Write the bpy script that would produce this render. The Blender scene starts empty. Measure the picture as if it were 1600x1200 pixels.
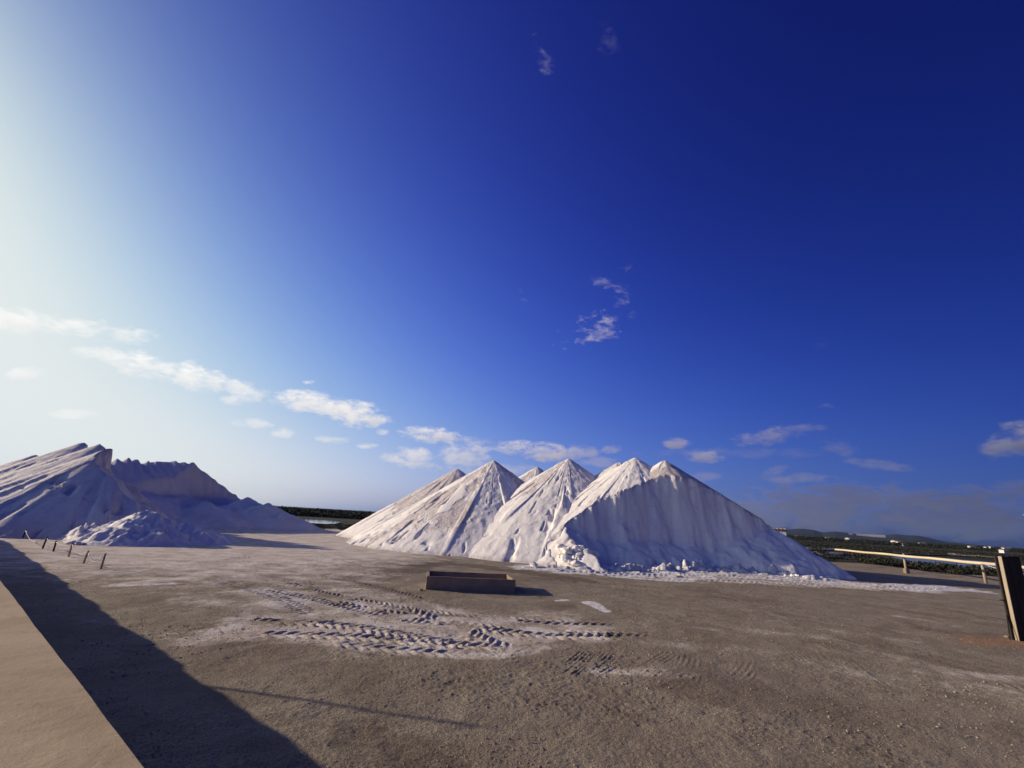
import bpy, bmesh, math, random
import numpy as np
from mathutils import Matrix, Vector
S = bpy.context.scene
C = S.collection
RD = math.radians
rnd = random.Random(7)

# ------------------------------------------------------------------ camera
F, H = 740.0, 2.6
P, RO = math.atan(211/740.), math.atan(0.058)
fw = np.array([0, math.cos(P), math.sin(P)])
r0 = np.array([1., 0, 0]); u0 = np.cross(r0, fw)
rt = math.cos(RO)*r0 + math.sin(RO)*u0
up = -math.sin(RO)*r0 + math.cos(RO)*u0
cam = bpy.data.cameras.new('camera'); camo = bpy.data.objects.new('camera', cam); C.objects.link(camo)
cam.sensor_width = 36; cam.lens = 36*F/1600; cam.clip_start = 0.05; cam.clip_end = 60000
cam.dof.use_dof = True; cam.dof.focus_distance = 24; cam.dof.aperture_fstop = 5.0
camo.matrix_world = Matrix(((rt[0], up[0], -fw[0], 0), (rt[1], up[1], -fw[1], 0), (rt[2], up[2], -fw[2], H), (0, 0, 0, 1)))
S.camera = camo

# ------------------------------------------------------------------ light
SUN_EL, SUN_AZ = RD(17), RD(-79)
sdir = Vector((math.sin(SUN_AZ)*math.cos(SUN_EL), math.cos(SUN_AZ)*math.cos(SUN_EL), math.sin(SUN_EL)))
sl = bpy.data.lights.new('sun', 'SUN'); sl.energy = 5.0; sl.angle = RD(0.5); sl.color = (1.0, 0.85, 0.66)
so = bpy.data.objects.new('sun', sl); C.objects.link(so); so.rotation_euler = sdir.to_track_quat('Z', 'Y').to_euler()
S.view_settings.view_transform = 'Standard'; S.view_settings.look = 'None'
S.view_settings.exposure = 0.0; S.view_settings.gamma = 1.0; S.view_settings.use_curve_mapping = False

# a point of the place: through reference position (px,py) of the camera's view, at forward distance D / height z
def ray(px, py):
    d = fw + rt*((px-800)/F) + up*(-(py-600)/F); return d/np.linalg.norm(d)
def at(px, py, D):
    d = ray(px, py); return np.array([0, 0, H]) + d*D/d[1]
def gnd(px, py, z=0.):
    d = ray(px, py); return np.array([0, 0, H]) + d*(z-H)/d[2]

# ------------------------------------------------------------------ node helper
class NT:
    def __init__(s, nt): s.nt = nt; s.n = nt.nodes; s.l = nt.links
    def _in(s, sock, v):
        if v is None: return
        if isinstance(v, bpy.types.NodeSocket): s.l.new(v, sock)
        else: sock.default_value = v
    def m(s, op, a, b=None, c=None, clamp=False):
        n = s.n.new('ShaderNodeMath'); n.operation = op; n.use_clamp = clamp
        s._in(n.inputs[0], a); s._in(n.inputs[1], b); s._in(n.inputs[2], c); return n.outputs[0]
    def v(s, op, a, b=None, out=0):
        n = s.n.new('ShaderNodeVectorMath'); n.operation = op
        s._in(n.inputs[0], a); s._in(n.inputs[1], b); return n.outputs[out]
    def scale(s, a, k):
        n = s.n.new('ShaderNodeVectorMath'); n.operation = 'SCALE'; s._in(n.inputs[0], a); s._in(n.inputs[3], k); return n.outputs[0]
    def mix(s, f, a, b):
        n = s.n.new('ShaderNodeMix'); n.data_type = 'RGBA'; s._in(n.inputs[0], f)
        for i, q in ((6, a), (7, b)):
            if isinstance(q, tuple) and len(q) == 3: q = (*q, 1)
            s._in(n.inputs[i], q)
        return n.outputs[2]
    def noise(s, vec, scale, detail=4, rough=.55, dist=0., out=0):
        n = s.n.new('ShaderNodeTexNoise'); s._in(n.inputs['Vector'], vec); n.inputs['Scale'].default_value = scale
        n.inputs['Detail'].default_value = detail; n.inputs['Roughness'].default_value = rough; n.inputs['Distortion'].default_value = dist
        return n.outputs[out]
    def ss(s, x, a, b, lo=0., hi=1.):
        n = s.n.new('ShaderNodeMapRange'); n.interpolation_type = 'SMOOTHSTEP'
        s._in(n.inputs[0], x); n.inputs[1].default_value = a; n.inputs[2].default_value = b; n.inputs[3].default_value = lo; n.inputs[4].default_value = hi
        return n.outputs[0]
    def attr(s, name):
        n = s.n.new('ShaderNodeAttribute'); n.attribute_name = name; return n.outputs['Fac']
    def pos(s):
        return s.n.new('ShaderNodeNewGeometry').outputs['Position']
    def bump(s, h, strength, dist, nrm=None):
        n = s.n.new('ShaderNodeBump'); s._in(n.inputs['Height'], h); n.inputs['Strength'].default_value = strength
        n.inputs['Distance'].default_value = dist; s._in(n.inputs['Normal'], nrm); return n.outputs[0]
def mat(name, col=(.5, .5, .5), rough=.9, spec=.3):
    m = bpy.data.materials.new(name); m.use_nodes = True; t = NT(m.node_tree)
    b = m.node_tree.nodes['Principled BSDF']; b.inputs['Base Color'].default_value = (*col, 1)
    b.inputs['Roughness'].default_value = rough; b.inputs['Specular IOR Level'].default_value = spec
    return m, t, b
def lnk(t, a, b): t.l.new(a, b)

# ------------------------------------------------------------------ sky
w = bpy.data.worlds.new('World'); S.world = w; w.use_nodes = True
t = NT(w.node_tree); bg = w.node_tree.nodes['Background']
sk = t.n.new('ShaderNodeTexSky'); sk.sky_type = 'NISHITA'; sk.sun_disc = False
sk.sun_elevation = SUN_EL; sk.sun_rotation = RD(-76); sk.air_density = 1; sk.dust_density = 1; sk.ozone_density = 1
tc = t.n.new('ShaderNodeTexCoord').outputs['Generated']
dr = t.v('NORMALIZE', tc)
sep = t.n.new('ShaderNodeSeparateXYZ'); t.l.new(dr, sep.inputs[0])
zpos = t.m('MAXIMUM', sep.outputs[2], 0.0)
# the camera's strong colour rendering of that sky: per channel exponents over the Nishita radiance
sc = t.n.new('ShaderNodeSeparateColor'); t.l.new(sk.outputs[0], sc.inputs[0])
lg = [t.m('LOGARITHM', t.m('MAXIMUM', sc.outputs[i], 1e-4), math.e) for i in range(3)]
cs = t.v('DOT_PRODUCT', dr, tuple(sdir), out=1)
c2 = t.m('MULTIPLY', cs, cs)
ez = t.m('EXPONENT', t.m('MULTIPLY', zpos, -6.0))
W = [[1.986, 1.224, -0.055], [-0.033, 0.032, 0.281], [0.888, 1.835, 2.201], [2.127, 1.643, 1.328], [-1.764, -2.007, -1.889], [0.181, 0.429, -0.193], [-0.911, -1.272, -1.019], [1.13, 2.193, 2.148], [-5.04, -4.9, -3.096]]
feat = lg + [cs, c2, t.m('MULTIPLY', c2, cs), ez, t.m('EXPONENT', t.m('MULTIPLY', zpos, -20.0))]
chs = []
for k in range(3):
    acc = W[8][k]
    for i, f in enumerate(feat): acc = t.m('MULTIPLY_ADD', f, W[i][k], acc)
    y = t.m('EXPONENT', acc)
    top = (.79, .84, .84)[k]
    chs.append(t.m('MULTIPLY_ADD', t.m('EXPONENT', t.m('MULTIPLY', y, -1.0/top)), -top, top))
cc = t.n.new('ShaderNodeCombineColor')
for i in range(3): t.l.new(chs[i], cc.inputs[i])
skycol = cc.outputs[0]
# clouds: each one a patch of the sky dome (x, y, half width, half height, tilt, opacity, shade)
CL = [(35,500,75,19,4,.8),(120,512,70,15,6,.75),(200,521,42,13,4,.8),(165,556,55,13,10,.75),(235,575,70,19,10,.85),(310,592,62,20,10,.85),(375,607,45,14,14,.7),(374,623,28,10,0,.6),
 (478,628,62,17,8,.85),(540,643,66,20,8,.95),(588,655,24,10,0,.8),(40,583,35,11,0,.6),(115,647,40,8,0,.5),(300,566,16,7,0,.3),(395,661,42,8,4,.55),(440,677,22,9,0,.55),(525,687,32,6,4,.55),(575,697,20,5,0,.6),(482,597,12,6,0,.45),
 (668,679,42,12,2,.95),(700,684,30,10,10,.7),(597,675,11,5,0,.6),(645,716,48,15,0,.75),(722,712,48,24,-10,.7),(740,690,30,9,0,.45),(780,735,60,12,0,.5),(610,713,24,7,0,.4),
 (805,700,32,13,0,.85),(850,706,66,13,2,.95),(905,706,35,11,0,.6),(955,702,18,7,0,.5),(935,722,40,8,0,.4),
 (1058,692,27,9,0,.75),(1108,714,40,9,0,.7),(1200,683,70,13,-10,.6),(1240,672,50,8,-6,.35),(1580,695,62,20,-8,.95),(1610,680,60,26,-8,.95),(1310,700,36,16,0,.3),(1370,727,60,8,6,.45),(1245,748,60,9,0,.5),(1210,738,30,8,-20,.4),(1100,745,30,8,0,.35),(1150,708,200,10,0,.2),
 (1400,782,330,26,3,.75),(1560,768,160,16,-3,.7),(1250,800,260,26,3,.75),(1500,815,300,26,3,.7),(1290,766,90,9,0,.5),(1480,770,70,8,-4,.5),
 (845,88,20,36,-20,.11),(945,58,26,36,-10,.05),(908,512,36,24,-24,.42),(945,505,34,20,24,.42),(935,527,46,10,0,.3),(985,422,24,14,10,.2),(938,440,26,14,10,.18),(968,462,18,24,0,.2),(995,490,17,8,-8,.2),(815,466,10,22,-10,.12),(1290,633,20,7,0,.15),(1280,540,16,20,0,.08)]
sv = t.v('MULTIPLY', dr, (16., 16., 34.))
nz = t.noise(sv, 1.3, 7, .60, .5)
nf = t.noise(sv, 3.4, 5, .6)
nn = t.m('ADD', t.m('MULTIPLY', t.m('SUBTRACT', nz, .5), 3.0), t.m('MULTIPLY', t.m('SUBTRACT', nf, .5), 1.5))
nw_ = t.m('MULTIPLY', nn, 1.7)
alpha = 0.0; shade = 0.0
for (cx, cy, ca, cb, rot, op) in CL:
    c = ray(cx, cy)
    if alpha != 0.0: dq = t.scale(dr, t.m('MULTIPLY_ADD', alpha, 1e-7, 1.0))     # evaluates the clouds one after another
    else: dq = dr
    if op > .3 and cy > 400: ca, cb = ca*1.12, cb*1.25
    cr, sr = math.cos(RD(rot)), math.sin(RD(rot))
    eu = ray(cx+ca*cr, cy+ca*sr) - c; ev = ray(cx+cb*sr, cy-cb*cr) - c
    A = np.array([eu, ev]); G = np.linalg.inv(A@A.T)@A         # dual basis on the dome
    du = t.m('SUBTRACT', t.v('DOT_PRODUCT', dq, tuple(G[0]), out=1), float(G[0]@c))
    dv = t.m('SUBTRACT', t.v('DOT_PRODUCT', dq, tuple(G[1]), out=1), float(G[1]@c))
    r2 = t.m('MULTIPLY_ADD', du, du, t.m('MULTIPLY', dv, dv))
    wisp = op < .46 and cy < 660
    x = t.m('MULTIPLY_ADD', r2, -1.1 if not wisp else -.8, nw_ if wisp else nn)
    a_ = t.ss(x, -1.0 if not wisp else -.35, .25 if not wisp else 1.3, 0., op if not wisp else op*1.7)
    if cy > 755: shade = t.m('MULTIPLY_ADD', a_, -1.5, shade)
    elif op > .5: shade = t.m('MULTIPLY_ADD', a_, t.m('MAXIMUM', t.m('MINIMUM', dv, 1.0), -1.0), shade)
    alpha = t.m('MAXIMUM', alpha, a_)
shade = t.m('MAXIMUM', t.m('MINIMUM', shade, 1.0), -1.0)
alpha = t.m('MULTIPLY', alpha, t.m('GREATER_THAN', t.v('DOT_PRODUCT', dr, tuple(fw), out=1), 0.2))
# cloud colour: white near the sun, mauve grey away from it, undersides darker
rp = t.n.new('ShaderNodeValToRGB'); t.l.new(t.m('MULTIPLY_ADD', cs, .5, .5), rp.inputs[0])
e = rp.color_ramp.elements
e[0].position = .20; e[0].color = (.16, .17, .27, 1)
e[1].position = .98; e[1].color = (1.0, .99, .96, 1)
for pz, cz in ((.36, (.24, .23, .34, 1)), (.50, (.40, .36, .46, 1)), (.62, (.62, .58, .63, 1)), (.75, (.86, .83, .81, 1)), (.88, (.97, .95, .92, 1))):
    q = e.new(pz); q.color = cz
lit = t.m('ADD', 1.0, t.m('MULTIPLY', t.m('ADD', shade, t.m('MULTIPLY', t.m('SUBTRACT', nf, .5), .6)), t.ss(cs, -.4, .75, .42, .13)))
ccol = t.scale(rp.outputs[0], lit)
final = t.mix(t.m('MINIMUM', alpha, .97), skycol, ccol)
t.l.new(t.scale(final, 10.0), bg.inputs[0]); bg.inputs[1].default_value = 0.1

# ------------------------------------------------------------------ numpy noise
def _h(ix, iy, iz, seed):
    n = (ix.astype(np.int64)*374761393 + iy.astype(np.int64)*668265263 + iz.astype(np.int64)*2147483647 + seed*144665) & 0xffffffff
    n = ((n ^ (n >> 13))*1274126177) & 0xffffffff
    n = ((n ^ (n >> 16))*2246822519) & 0xffffffff
    return ((n ^ (n >> 15)) & 0xffffff)/float(0xffffff)*2-1
def noise3(x, y, z, seed=0):
    x, y, z = np.broadcast_arrays(np.asarray(x, float), np.asarray(y, float), np.asarray(z, float))
    ix, iy, iz = np.floor(x), np.floor(y), np.floor(z)
    fx, fy, fz = x-ix, y-iy, z-iz
    ix, iy, iz = ix.astype(np.int64), iy.astype(np.int64), iz.astype(np.int64)
    u, v, w_ = fx*fx*fx*(fx*(fx*6-15)+10), fy*fy*fy*(fy*(fy*6-15)+10), fz*fz*fz*(fz*(fz*6-15)+10)
    def g(a, b, c): return _h(ix+a, iy+b, iz+c, seed)
    x00 = g(0,0,0)*(1-u)+g(1,0,0)*u; x10 = g(0,1,0)*(1-u)+g(1,1,0)*u
    x01 = g(0,0,1)*(1-u)+g(1,0,1)*u; x11 = g(0,1,1)*(1-u)+g(1,1,1)*u
    return (x00*(1-v)+x10*v)*(1-w_)+(x01*(1-v)+x11*v)*w_
def noise2(x, y, seed=0):
    x, y = np.broadcast_arrays(np.asarray(x, float), np.asarray(y, float))
    ix, iy = np.floor(x), np.floor(y); fx, fy = x-ix, y-iy
    ix, iy = ix.astype(np.int64), iy.astype(np.int64); z = np.zeros_like(ix)
    u, v = fx*fx*fx*(fx*(fx*6-15)+10), fy*fy*fy*(fy*(fy*6-15)+10)
    return (_h(ix,iy,z,seed)*(1-u)+_h(ix+1,iy,z,seed)*u)*(1-v)+(_h(ix,iy+1,z,seed)*(1-u)+_h(ix+1,iy+1,z,seed)*u)*v
def fbm2(x, y, oc=4, seed=0, g=.5):
    a, s_, r = 1., 1., 0.
    for i in range(oc): r = r + a*noise2(x*s_+i*17.3, y*s_-i*9.1, seed+i); a *= g; s_ *= 2.03
    return r
def sstep(a, b, x):
    q = np.clip((x-a)/(b-a), 0, 1); return q*q*(3-2*q)

# ------------------------------------------------------------------ object helpers
def link(o, parent=None):
    C.objects.link(o)
    if parent: o.parent = parent
    return o
def tag(o, label=None, cat=None, group=None, kind=None):
    if label: o['label'] = label
    if cat: o['category'] = cat
    if group: o['group'] = group
    if kind: o['kind'] = kind
    return o
def empty(name, loc, rz=0, **k):
    o = bpy.data.objects.new(name, None); o.location = loc; o.rotation_euler = (0, 0, rz); o.empty_display_size = .2
    link(o); tag(o, **k); return o
def pymesh(name, V, Fc, m, parent=None, smooth=False, attrs=None):
    me = bpy.data.meshes.new(name)
    V = np.asarray(V, np.float32); Fc = np.asarray(Fc, np.int32)
    me.vertices.add(len(V)); me.vertices.foreach_set('co', V.ravel())
    k = Fc.shape[1]; me.loops.add(Fc.size); me.loops.foreach_set('vertex_index', Fc.ravel())
    me.polygons.add(len(Fc)); me.polygons.foreach_set('loop_start', np.arange(len(Fc), dtype=np.int32)*k)
    me.update(calc_edges=True)
    me.polygons.foreach_set('use_smooth', np.full(len(Fc), smooth))
    for n_, a_ in (attrs or {}).items():
        q = me.attributes.new(n_, 'FLOAT', 'POINT'); q.data.foreach_set('value', np.asarray(a_, np.float32).ravel())
    if m: me.materials.append(m)
    me.validate()
    return link(bpy.data.objects.new(name, me), parent)
def gridfaces(nr, nc, wrap=False):
    i, j = np.meshgrid(np.arange(nr-1), np.arange(nc if wrap else nc-1), indexing='ij')
    a = i*nc+j; b = i*nc+(j+1) % nc
    return np.stack([a, a+nc, b+nc, b], -1).reshape(-1, 4)
class BM:
    def __init__(s): s.b = bmesh.new()
    def box(s, c, d, rot=None, taper=None, bev=0.0):
        r = bmesh.ops.create_cube(s.b, size=1.0)
        vs = r['verts']
        for v in vs:
            v.co = Vector((v.co.x*d[0], v.co.y*d[1], v.co.z*d[2]))
            if taper and v.co.z > 0: v.co.x *= taper; v.co.y *= taper
        if bev:
            es = list({e_ for v in vs for e_ in v.link_edges})
            r2 = bmesh.ops.bevel(s.b, geom=es, offset=bev, segments=2, affect='EDGES'); vs = list({v for f in r2['faces'] for v in f.verts} | {v for v in vs if v.is_valid})
        M = Matrix.Translation(c) @ (rot if rot else Matrix.Identity(4))
        for v in vs: v.co = M @ v.co
        return s
    def tube(s, pts, r, n=8, r2=None, caps=True):
        pts = [Vector(p) for p in pts]; rings = []
        for i, p in enumerate(pts):
            d = (pts[min(i+1, len(pts)-1)]-pts[max(i-1, 0)]).normalized()
            a = d.cross(Vector((0, 0, 1)));
            if a.length < 1e-3: a = Vector((1, 0, 0))
            a.normalize(); b = d.cross(a)
            rr = r if r2 is None else r+(r2-r)*i/(len(pts)-1)
            rings.append([s.b.verts.new(p+(a*math.cos(6.28318*k/n)+b*math.sin(6.28318*k/n))*rr) for k in range(n)])
        for i in range(len(rings)-1):
            for k in range(n): s.b.faces.new((rings[i][k], rings[i][(k+1) % n], rings[i+1][(k+1) % n], rings[i+1][k]))
        if caps: s.b.faces.new(rings[0][::-1]); s.b.faces.new(rings[-1])
        return s
    def build(s, name, m, parent=None, smooth=False):
        me = bpy.data.meshes.new(name); bmesh.ops.recalc_face_normals(s.b, faces=s.b.faces); s.b.to_mesh(me); s.b.free()
        if m: me.materials.append(m)
        if smooth:
            for p in me.polygons: p.use_smooth = True
        return link(bpy.data.objects.new(name, me), parent)

# ------------------------------------------------------------------ materials
def salt_material():
    m, t, b = mat('salt', rough=.8, spec=.15)
    p = t.pos(); ro = t.attr('rough')
    n1 = t.noise(p, .35, 5, .6); n2 = t.noise(p, 2.2, 6, .65); n3 = t.noise(p, 14., 4, .6)
    f = t.ss(t.m('ADD', ro, t.m('MULTIPLY', t.m('SUBTRACT', n2, .5), 1.1)), .42, 1.05)
    white = t.mix(t.ss(n1, .35, .7), (.90, .85, .765), (.865, .80, .72))
    pink = t.mix(t.ss(n3, .35, .65), (.77, .655, .59), (.85, .77, .70))
    col = t.mix(t.m('MULTIPLY', f, .85), white, pink)
    ds = t.attr('soil_shade')  # soil at the pile feet, plus the painted shade of the backlit heaps
    col = t.mix(t.m('MULTIPLY', ds, t.ss(n3, .3, .6)), col, (.42, .35, .30))
    lnk(t, col, b.inputs['Base Color'])
    n4 = t.noise(p, 7., 8, .72)
    h = t.m('ADD', t.m('MULTIPLY', n2, .5), t.m('ADD', t.m('MULTIPLY', n3, .35), t.m('MULTIPLY', n4, .55)))
    h = t.m('MULTIPLY', h, t.m('MULTIPLY_ADD', f, 1.4, .45))
    lnk(t, t.bump(h, .8, .16), b.inputs['Normal'])
    return m
SALT = salt_material()

def ground_material():
    m, t, b = mat('dirt', rough=.95, spec=.15)
    p = t.pos()
    n0 = t.noise(p, .12, 4, .6); n1 = t.noise(p, .9, 6, .62, .4); n2 = t.noise(p, 6., 5, .65); n3 = t.noise(p, 38., 3, .6)
    dirt = t.mix(t.ss(n1, .3, .7), (.300, .240, .160), (.425, .358, .248))
    dirt = t.mix(t.ss(n0, .4, .65, 0, .5), dirt, (.325, .250, .190))
    dirt = t.mix(t.ss(n3, .35, .62, .55, 0.), dirt, (.10, .078, .06))
    sp_ = t.noise(p, 75., 2, .5); dirt = t.mix(t.ss(sp_, .60, .70, 0, .55), dirt, (.50, .43, .34)); dirt = t.mix(t.ss(sp_, .40, .30, 0, .6), dirt, (.07, .055, .04))
    dirt = t.mix(t.ss(t.noise(p, .35, 5, .6, .8), .50, .66, 0, .5), dirt, (.155, .115, .075))
    dk = t.ss(t.m('ADD', t.attr('dark'), t.m('MULTIPLY', t.m('SUBTRACT', n2, .5), .8)), .42, .95, 0, .8)
    dirt = t.mix(dk, dirt, (.085, .055, .040))
    dirt = t.mix(t.m('MULTIPLY', t.attr('rust'), t.ss(n2, .3, .6)), dirt, (.36, .20, .10))
    sx = t.m('ADD', t.attr('salt'), t.m('ADD', t.m('MULTIPLY', t.m('SUBTRACT', n1, .5), 1.0), t.m('MULTIPLY', t.m('SUBTRACT', n2, .5), .85)))
    sf = t.ss(sx, .28, .95)
    saltc = t.mix(t.ss(n1, .35, .68), (.60, .49, .385), (.80, .72, .61))
    col = t.mix(t.m('MULTIPLY', sf, .9), dirt, saltc)
    col = t.mix(t.ss(t.attr('white'), .25, .75), col, t.mix(t.ss(t.m('ADD', t.m('MULTIPLY', n2, .6), t.m('MULTIPLY', n3, .4)), .38, .56), (.42, .35, .29), (.86, .84, .80)))
    vg = t.ss(t.m('ADD', t.attr('veg'), t.m('MULTIPLY', t.m('SUBTRACT', t.noise(p, .05, 5, .7), .5), .8)), .35, .65)
    field = t.mix(t.ss(t.noise(t.v('MULTIPLY', p, (.35, 1., 1.)), .012, 5, .6), .42, .6), (.026, .030, .016), (.075, .070, .038))
    col = t.mix(vg, col, field)
    lnk(t, col, b.inputs['Base Color'])
    n5 = t.noise(p, 17., 5, .75); n6 = t.noise(p, 90., 2, .6)
    h = t.m('ADD', t.m('MULTIPLY', n2, .18), t.m('ADD', t.m('MULTIPLY', n5, .60), t.m('ADD', t.m('MULTIPLY', n3, .30), t.m('MULTIPLY', n6, .10))))
    lnk(t, t.bump(h, .9, .075), b.inputs['Normal'])
    return m
DIRT = ground_material()

def simple(name, c1, c2, scale, rough=.9, bump=.4, dist=.02, stretch=(1, 1, 1), spec=.3):
    m, t, b = mat(name, rough=rough, spec=spec)
    p = t.v('MULTIPLY', t.n.new('ShaderNodeTexCoord').outputs['Object'], stretch)
    n1 = t.noise(p, scale, 6, .65, .3); n2 = t.noise(p, scale*7, 4, .6)
    f = t.m('ADD', t.ss(n1, .3, .7, 0, .75), t.m('MULTIPLY', n2, .25))
    lnk(t, t.mix(f, c1, c2), b.inputs['Base Color'])
    lnk(t, t.bump(t.m('ADD', n1, t.m('MULTIPLY', n2, .5)), bump, dist), b.inputs['Normal'])
    return m
CONC = simple('concrete', (.22, .155, .105), (.38, .275, .185), 1.6, .9, .5, .02)
def plaster():
    m, t, b = mat('plaster', rough=.9, spec=.2); p = t.pos()
    a_ = t.noise(p, 1.6, 6, .65, .6); c_ = t.noise(p, 9., 6, .7); d_ = t.noise(p, 70., 3, .6)
    col = t.mix(t.ss(a_, .3, .7), (.38, .28, .160), (.50, .375, .225))
    col = t.mix(t.ss(c_, .58, .72, 0, .55), col, (.27, .195, .125)); col = t.mix(t.ss(d_, .62, .72, 0, .5), col, (.20, .15, .10))
    lnk(t, col, b.inputs['Base Color']); lnk(t, t.bump(t.m('ADD', c_, t.m('MULTIPLY', d_, .3)), .5, .012), b.inputs['Normal']); return m
PLASTER = plaster()
TIMBER_DARK = simple('dark_timber', (.016, .013, .011), (.042, .033, .025), 3., .85, .6, .01, (1, 1, .15))
TIMBER = simple('weathered_timber', (.30, .24, .17), (.46, .38, .27), 3., .85, .6, .01, (1, 1, .15))
TIMBER_PALE = simple('pale_timber', (.58, .48, .30), (.72, .61, .41), 4., .8, .4, .008, (.2, .2, .2))
ROPE = simple('rope', (.55, .50, .44), (.72, .68, .62), 20., .95)
RENDER_W = simple('white_render', (.62, .60, .57), (.75, .73, .70), .5)
ROOF_T = simple('roof_tile', (.22, .15, .11), (.34, .25, .18), 2.)
DARKG = simple('dark_opening', (.012, .013, .016), (.02, .022, .026), 2., .3)
STONE = simple('stone', (.28, .22, .16), (.48, .42, .35), 5.)
def leaf_material():
    m, t, b = mat('scrub_leaf', rough=.8, spec=.2)
    rn = t.n.new('ShaderNodeNewGeometry').outputs['Random Per Island']
    lnk(t, t.mix(rn, (.012, .014, .007), (.046, .044, .024)), b.inputs['Base Color']); return m
LEAF = leaf_material()
TWIG = simple('twig', (.06, .045, .03), (.12, .09, .06), 6.)
def water_material():
    m, t, b = mat('brine', (.05, .06, .07), .06, .5)
    n = t.noise(t.v('MULTIPLY', t.pos(), (1., 1., 1.)), 1.6, 3, .5)
    lnk(t, t.bump(n, .12, .02), b.inputs['Normal']); return m
WATER = water_material()

# ------------------------------------------------------------------ ground relief
def poly_dist(x, y, pts):
    """distance to polyline, arc position, signed side"""
    best = np.full(x.shape, 1e9); arc = np.zeros(x.shape); side = np.zeros(x.shape); s0 = 0.
    for (ax, ay), (bx, by) in zip(pts[:-1], pts[1:]):
        dx, dy = bx-ax, by-ay; L = math.hypot(dx, dy)
        q = np.clip(((x-ax)*dx+(y-ay)*dy)/L**2, 0, 1)
        d = np.hypot(x-ax-q*dx, y-ay-q*dy); k = d < best
        best = np.where(k, d, best); arc = np.where(k, s0+q*L, arc)
        side = np.where(k, np.sign((x-ax)*dy-(y-ay)*dx), side); s0 += L
    return best, arc, side
def G2(*p): return [tuple(gnd(*q)[:2]) for q in p]
def smooth_line(pts, n=6):
    out = []
    P_ = [pts[0]]+list(pts)+[pts[-1]]
    for i in range(1, len(P_)-2):
        a, b, c, d = map(np.array, P_[i-1:i+3])
        for k in range(n):
            u = k/n; out.append(tuple(.5*((2*b)+(c-a)*u+(2*a-5*b+4*c-d)*u*u+(3*b-a-3*c+d)*u**3)))
    return out+[tuple(pts[-1])]
# salt spilled on the yard: strokes (points, half width in metres, strength)
SALTED = [(G2((300,880),(420,892),(560,900)), 2.0, .60), (G2((560,1010),(700,1022),(840,1012)), .35, .7), (G2((430,930),(560,950),(700,972),(820,985)), 1.3, .72), (G2((360,985),(480,985),(620,990),(760,1000)), .75, .95), (G2((500,945),(640,965),(780,985),(900,985)), 1.1, .75), (G2((150,860),(300,875),(420,880)), 1.8, .62), (G2((300,940),(420,950),(520,975)), .9, .5), ([(9,27.2),(14,28.2),(19,28.4),(24,29.2)], 1.1, .8), (G2((195,915),(250,908),(320,900)), .45, .85), (G2((340,990),(430,987),(520,996),(620,1004),(720,1000),(830,992),(930,990)), .75, .75),
 (G2((400,965),(520,968),(640,975),(760,975),(870,968)), .9, .62), (G2((430,918),(500,908),(570,930),(660,950)), .9, .62),
 (G2((60,842),(200,852),(330,858),(480,856)), 1.6, .60), (G2((250,885),(400,900),(520,880)), 2.2, .50), (G2((480,842),(560,856),(640,875)), 1.6, .5),
 (G2((330,930),(420,930),(500,960)), .8, .5), (G2((480,1010),(620,1020),(760,1015),(900,1005)), .5, .45),
 (G2((940,1048),(1000,1052),(1060,1060)), .3, .55), (G2((1180,960),(1300,985),(1420,1000)), .7, .36), (G2((1150,1010),(1290,1040),(1400,1070),(1500,1090)), .5, .34),
 (G2((1490,1050),(1560,1062),(1640,1070)), .45, .62), (G2((1540,1080),(1620,1095)), .4, .5), (G2((1330,1010),(1430,1040),(1540,1090)), .5, .40), (G2((1000,1010),(1150,1015),(1290,1035)), .5, .34), (G2((1020,975),(1150,985),(1300,1000)), .35, .36), (G2((1380,960),(1480,975)), .3, .42),
 (G2((500,868),(560,890)), .9, .5), (G2((250,860),(340,866)), .6, .6)]
WHITE = [([(2.0,29.0),(3.6,28.8),(6.4,30.0),(8.6,30.8),(13.0,33.0),(17.3,33.5),(19.7,32.2),(22,30.6),(25,30.6),(28,31.0)], 1.25, 1.0), ([(4,28.3),(8,28.6),(11,29.8),(15,31.0),(19,30.6),(23,29.6)], 1.2, .95), ([(6,26.9),(8.4,26.2),(10.5,27.2)], .45, .8),
 (G2((918,942),(930,948),(941,955)), .17, 1.0), (G2((870,937),(885,937)), .12, .8), (G2((195,915),(270,912)), .25, .6), (G2((455,828),(480,830)), .8, .6)]
DARKS = [(G2((560,905),(620,900),(700,880),(900,905)), 1.1, .75), (G2((650,935),(760,940),(900,945)), .7, .5), (G2((860,905),(1000,925),(1180,940)), .7, .55),
 (G2((700,1060),(800,1070),(890,1100)), .55, .5), (G2((560,1050),(650,1070)), .5, .45), (G2((540,1150),(660,1190)), .5, .7), (G2((1050,1150),(1160,1170)), .3, .5), (G2((160,880),(300,878),(380,864)), .35, .8),
 (G2((1350,910),(1500,925)), .6, .4), (G2((350,1010),(450,1050)), .5, .5), (G2((1480,955),(1580,975)), .5, .6), (G2((430,1000),(480,1060)), .4, .35), (G2((540,870),(600,880)), .7, .5)]
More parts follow.
